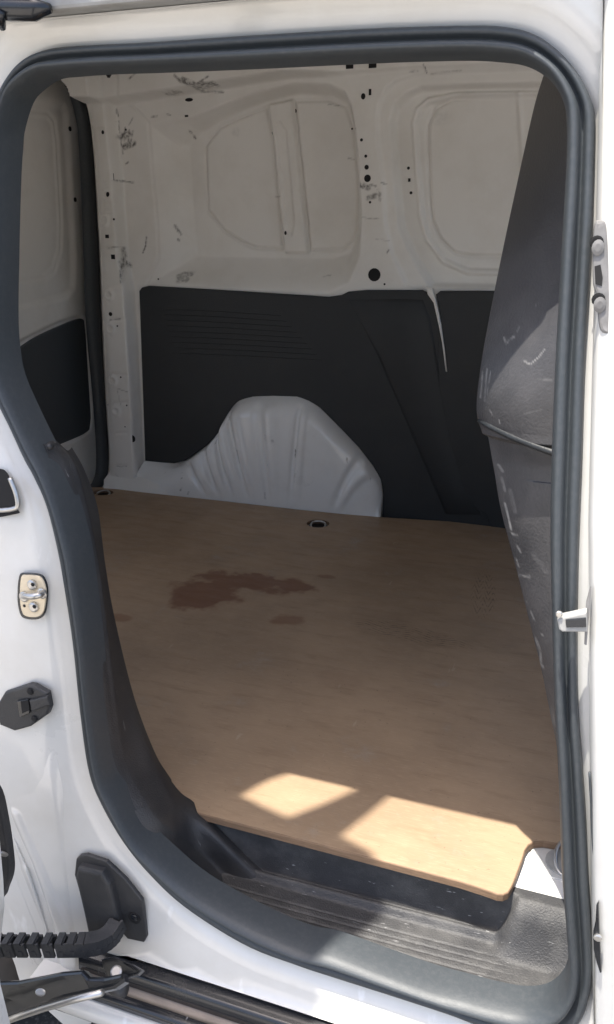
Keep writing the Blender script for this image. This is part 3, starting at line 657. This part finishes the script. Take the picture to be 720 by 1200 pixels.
# pillar foot with two pressed creases
pf = []
fu = np.arange(-12, 104, 1.0); fv = np.arange(800, 1152, 2.0); FU, FV = np.meshgrid(fu, fv, indexing='ij')
FQ = np.stack([FU.ravel(), FV.ravel()], 1).astype(float)
fd = .0245-.012*sst(6, 0, segd(FQ, [(1,933),(18,975),(35,1013),(48,1050),(60,1088),(66,1130)]))+.004*sst(14, 4, np.abs(segd(FQ, [(14,960),(50,1042),(74,1088),(82,1130)])))
fd = fd-.006*sst(7, 0, segd(FQ, [(6,965),(19,1013),(34,1050),(48,1085),(56,1130)]))+.003*sst(10, 3, segd(FQ, [(27,1022),(41,1058),(53,1088)]))
kf = sst(805, 960, FQ[:, 1])*sst(84, 56, FQ[:, 0]-.14*np.maximum(FQ[:, 1]-900, 0)); fd = fd*kf+.010*(1-kf)
fm = (polysd(FQ, [(-12,800),(66,800),(80,900),(92,1000),(110,1152),(38,1152),(17,1046),(-2,1000),(-12,960)]) > -1)
FP = np.array([onB(u, v, -dd_) for (u, v), dd_ in zip(FQ, fd)]).reshape(FU.shape+(3,))
grid('pillar_foot', FP, M['paint'], van, mask=fm)
lft = cr([(-30,860),(-6,905),(8,950),(17,1000),(18,1040),(24,1075),(38,1147),(60,1175),(96,1195)], 60)
# ================================================================== FRONT DOOR (closed, right edge of the picture)
P = []
for v in np.linspace(-120, 1330, 60):
    ug = np.interp(v, [-120, 60, 300, 620, 1000, 1330], [716, 712, 706, 697, 699, 703])
    p = onB(ug, v, -.030); x0 = p[0]; z = p[2]; y0 = float(yb(z)); und = .05*float(sst(.30, -.30, z))
    P.append([(x0-.007, y0-.006, z), (x0-.003, y0-.0225, z), (x0+.001, y0-.0265, z), (x0+.010, y0-.031, z), (x0+.03, y0-.033+und*.25, z), (x0+.3, y0-.036+und, z), (x0+.9, y0-.036+und, z)])
grid('front_door', np.array(P), M['paint'], van)

# ================================================================== HARDWARE ON THE REAR PILLAR
nb = np.array([0, -1., 0])
def B(u, v, dy=-.020): return onB(u, v, dy)
sp = plate('striker_plate', [B(u, v, -.021) for u, v in cr([(24,674),(31,671),(46,672),(53,677),(57,690),(56,708),(53,720),(45,725),(31,724),(25,718),(22,700)], 40, True)], nb, .003, M['rail'], van, .001)
def kid(o): return under(o, van) if False else o
pl_ = plate('latch_plate', [B(u, v, -.0242) for u, v in cr([(26,676),(32,673.5),(45,674.5),(51,679),(55,691),(54,707),(51,718),(44,722.5),(32,721.5),(27,716),(24.5,700)], 40, True)], nb, .0022, M['cream'], sp, .0008)
for u, v in ((38.5, 685), (40.5, 711)):
    disc('bolt', B(u, v, -.0265), nb, .0072, .004, M['steel'], sp, 18, bev=.3); disc('bolt_recess', B(u, v, -.0306), nb, .0030, .0006, M['hole'], sp, 6)
disc('hole', B(28.7, 710, -.0266), nb, .0022, .0004, M['hole'], sp, 10)
tube('striker_loop', [B(28, 699, -.026), B(29, 698.5, -.046), B(38, 699, -.052), B(48, 697, -.046), B(50, 694, -.026)], .0042, M['steel'], sp, 10, 26)
for u, v in ((29, 699), (50, 695)): disc('loop_foot', B(u, v, -.0265), nb, .0075, .003, M['steel'], sp, 16)

pc = plate('octagonal_plug', [B(u, v, -.021) for u, v in [(1,823),(10,808),(38,799),(44,800),(60,809),(63,826),(60,834),(40,848),(22,853),(5,846),(1,836)]], nb, .009, M['plastic'], van, .003)
plate('plug_socket', [B(u, v, -.0302) for u, v in [(22,820),(35,818),(37,834),(25,839)]], nb, .004, M['rail'], pc, .001)
plate('plug_recess', [B(u, v, -.0344) for u, v in [(24.5,822),(33.5,820.5),(35,832),(26.5,836)]], nb, .0006, M['hole'], pc, .0002)
for u, v in ((36,810), (41,842)): disc('plug_clip', B(u, v, -.0302), nb, .005, .003, M['hole'], pc, 6)
plate('plug_ramp', [B(u, v, -.0302) for u, v in [(37,819),(58,814),(61,824),(40,832)]], nb, .005, M['plastic'], pc, .002)

# lower edge of a cut-out at the left rim of the picture
hp = plate('pillar_opening', [B(u, v, -.0205) for u, v in cr([(-24,560),(-10,551),(4,550),(12,560),(18,578),(21,596),(20,602),(-24,604)], 40, True)], nb, .0016, M['hole'], van, .0005)
tube('opening_lip', [B(u, v, -.023) for u, v in [(-24,598),(2,598),(17,596),(21,592),(19,578),(12,560)]], .0035, M['steel'], hp, 8, 30)

# corner cover
cv = [(92,1004),(96,1000),(104,999),(128,1007),(150,1028),(169,1052),(171,1066),(174,1095),(171,1101),(152,1097),(148,1092),(108,1094),(101,1060),(90,1022)]
cp = plate('corner_cover', [B(u, v, -.022) for u, v in cv], nb, .006, M['plastic'], van, .002)
plate('cover_bulge', [B(u, v, -.0275) for u, v in [(97,1010),(125,1016),(134,1030),(140,1055),(146,1082),(134,1090),(110,1092),(103,1060),(94,1022)]], nb, .014, M['plastic'], cp, .006, seg=3)
disc('cover_screw', B(158, 1075, -.028), nb, .010, .003, M['hole'], cp, 18); disc('cover_screw_head', B(158, 1075, -.031), nb, .006, .002, M['rail'], cp, 14)

# cable chain: links side by side along a curve
bpy.context.view_layer.update()
ch = empty('cable_chain', B(60, 1108, -.07), '', ''); del ch['label']; del ch['category']; ch.parent = van; bpy.context.view_layer.update()
cc = cr([onB(-14,1107,-.115), onB(30,1107,-.105), onB(80,1107,-.09), onB(112,1105,-.075), onB(128,1097,-.06), onB(136,1086,-.045)], 17)
proto = None
def link_mesh(m):
    bm = bmesh.new()
    for (lo, hi) in (((-.0084, -.010, -.0145), (.0084, -.006, .0095)), ((-.0084, .006, -.0145), (.0084, .010, .0095)), ((-.0075, -.006, .004), (.0045, .006, .0105)), ((-.0075, -.0105, .0085), (.0025, .0105, .0125)), ((-.003, -.0115, -.010), (.003, -.0095, -.002))):
        r = bmesh.ops.create_cube(bm, size=1); lo, hi = np.array(lo), np.array(hi)
        for v in r['verts']: v.co = Vector(tuple((lo+hi)/2+np.array(v.co)*(hi-lo)))
    me = bpy.data.meshes.new('link'); bm.to_mesh(me); bm.free(); me.materials.append(m); return me
lm = link_mesh(M['plastic'])
T = np.gradient(cc, axis=0)
for i in range(len(cc)):
    o = bpy.data.objects.new('link', lm); COL.objects.link(o); o.location = cc[i]
    o.rotation_euler = Vector(tuple(T[i])).to_track_quat('X', 'Z').to_euler(); bpy.context.view_layer.update(); under(o, ch)

# roller arm of the sliding door
def A_(u, v, y): return onY(u, v, y)
arm_px = [(-20,1152),(30,1150),(50,1146),(80,1140),(104,1138),(112,1146),(130,1146),(150,1142),(152,1152),(140,1160),(112,1166),(80,1173),(40,1186),(-20,1206)]
am = plate('roller_arm', [A_(u, v, -.235) for u, v in arm_px], (0, -.6, .8), .022, M['rail'], van, .006, seg=3)
tube('arm_lip', [A_(u, v, -.268) for u, v in [(-16,1206),(20,1192),(50,1182),(84,1172),(120,1163)]], .005, M['steel'], am, 8)
disc('arm_slot', A_(48, 1163, -.262), (0, -.6, .8), .009, .002, M['steel'], am, 16, squash=.55, axis=(1, 0, .2))
br = plate('arm_bracket', [A_(u, v, -.205) for u, v in [(122,1126),(138,1122),(158,1131),(170,1138),(164,1144),(140,1150),(128,1149)]], (0, -.5, .86), .012, M['rail'], am, .003)
disc('pivot_bolt', A_(137, 1139, -.222), (0, -.5, .86), .0085, .004, M['steel'], am, 16)
tube('guide_roller', [A_(134, 1158, -.215), A_(147, 1160, -.215)], .010, M['plastic'], am, 14)

# sliding door, slid open to the left: only its front edge shows
dr = [(-90,955),(-30,950),(-8,965),(0,985),(4,1030),(5.5,1062),(3,1085),(0,1110),(-2,1135),(1,1155),(6,1175),(13,1203),(20,1240),(-90,1300)]
sdr = plate('sliding_door', [A_(u, v, -.335)for u, v in dr], (0, -1, 0), .03, M['paint'], van, .008, seg=3)
up_ = [A_(u, v, -.335) for u, v in [(-90,-200),(-32,-200),(-40,300),(-36,700),(-30,951),(-90,956)]]
plate('door_front_edge', up_, (0, -1, 0), .03, M['paint'], sdr, .006)
plate('edge_trim', [A_(u, v, -.26) for u, v in cr([(-30,900),(0,919),(11,958),(17,1000),(17.5,1020),(12,1037),(4,1051),(-30,1060)], 40, True)], (0, -1, 0), .012, M['plastic'], sdr, .003)
disc('trim_screw', A_(5, 1000, -.2735), nb, .007, .003, M['steel'], sdr, 14, squash=.5)

# rear wheel behind the gap
wc = np.array([-1.13, -.03, GZ+.31]); R_, hw = .31, .09
V = []
ns = 64; pf_ = [(.60, -.07), (.64, -.085), (.80, -.095), (.95, -.088), (1.0, -.065), (1.0, .065), (.95, .088), (.60, .07)]
P = np.array([[wc+np.array([R_*r*math.cos(t), y, R_*r*math.sin(t)]) for r, y in pf_] for t in np.linspace(0, 2*math.pi, ns, endpoint=False)])
wh = empty('rear_wheel', wc, '', ''); del wh['label']; del wh['category']; wh.parent = van; bpy.context.view_layer.update()
o = grid('tyre', P, M['tyre'], None, closed_u=True); under(o, wh)
o = disc('rim', wc+np.array([0, -.05, 0]), nb, .19, .02, M['dull'], None, 40); under(o, wh)

# ================================================================== HARDWARE ON THE FRONT PILLAR
def Bf(u, v, dy=-.030): return onB(u, v, dy)
hg = plate('latch_bracket', [Bf(u, v, -.022) for u, v in cr([(697,262),(703,258),(710,262),(713,285),(715,320),(717,350),(716,385),(712,391),(704,386),(701,370),(699,345),(695,330),(695,290)], 44, True)], nb, .008, M['cast'], van, .003)
plate('bracket_slot', [Bf(u, v, -.0302) for u, v in [(697,312),(704,310),(706.5,325),(705.5,335),(698,333)]], nb, .0008, M['hole'], hg, .0002)
for u, v in ((701, 290), (703, 357)):
    disc('bracket_bolt', Bf(u, v, -.030), nb, .0058, .004, M['cast'], hg, 14, squash=1.3, bev=.5); disc('bolt_gap', Bf(u-1.5, v-6, -.0302), nb, .0065, .0012, M['hole'], hg, 12)
bf = plate('door_buffer', [Bf(u, v, -.030) for u, v in [(654,722),(657,719),(688,712),(689,735),(660,735),(656,732)]], nb, .012, M['dull'], van, .002)
plate('buffer_pad', [Bf(u, v, -.0424) for u, v in [(663,725.5),(687,723.5),(687.5,734),(664,734.5)]], nb, .002, M['rail'], bf, .0006)
disc('buffer_screw', Bf(655.5, 719, -.042), nb, .0035, .003, M['steel'], bf, 12)
plate('buffer_mount', [Bf(u, v, -.025) for u, v in [(687,705),(691,690),(693,686),(691,715),(688,753),(685,752)]], nb, .006, M['cast'], bf, .001)
lk = plate('lower_latch', [Bf(u, v, -.026) for u, v in [(699,1060),(702,1054),(703,1085),(705.5,1134),(700,1125),(696,1108),(695.5,1090),(698,1080)]], nb, .008, M['rail'], van, .002)
disc('latch_bolt', Bf(701, 1098, -.034), nb, .005, .003, M['steel'], lk, 12)
tube('door_gap_seal', [Bf(u, v, -.018) for u, v in [(691,905),(693,940),(695,985),(699,1020),(703,1030)]], .0016, M['gasket'], van, 6, 20)

# ================================================================== SHADE: added unseen sheet overhead, outline cut to shape the sun patches
ZC = 2.5
gob = [(-.236,.185),(-.238,.151),(-.262,.09),(-.29,.027),(-.237,.011),(-.214,-.018),(-.25,-.09),(-.286,-.167),(-.33,-.30),(-1.5,-.30),(-1.5,.30),(-.35,.30),(-.355,.150),(-.41,.150),(-.445,.115),(-.475,.062),(-.43,.050),(-.382,.039),(-.33,.10),(-.28,.166),(-.265,.185)]
sh = empty('shade_blocker', (-1.7, -.6, GZ), 'added unseen grey sheet on a post, shaped to shade the doorway', 'light blocker'); bpy.context.view_layer.update()
o = plate('blocker_sheet', [np.array([x-SX*ZC, y-SY*ZC, ZC]) for x, y in gob], (0, 0, 1), .006, M['blocker'], None, .002); under(o, sh)
o = tube('blocker_post', [(-1.75, -.6, GZ), (-1.75, -.6, ZC-.004)], .025, M['steel'], None, 12); under(o, sh)
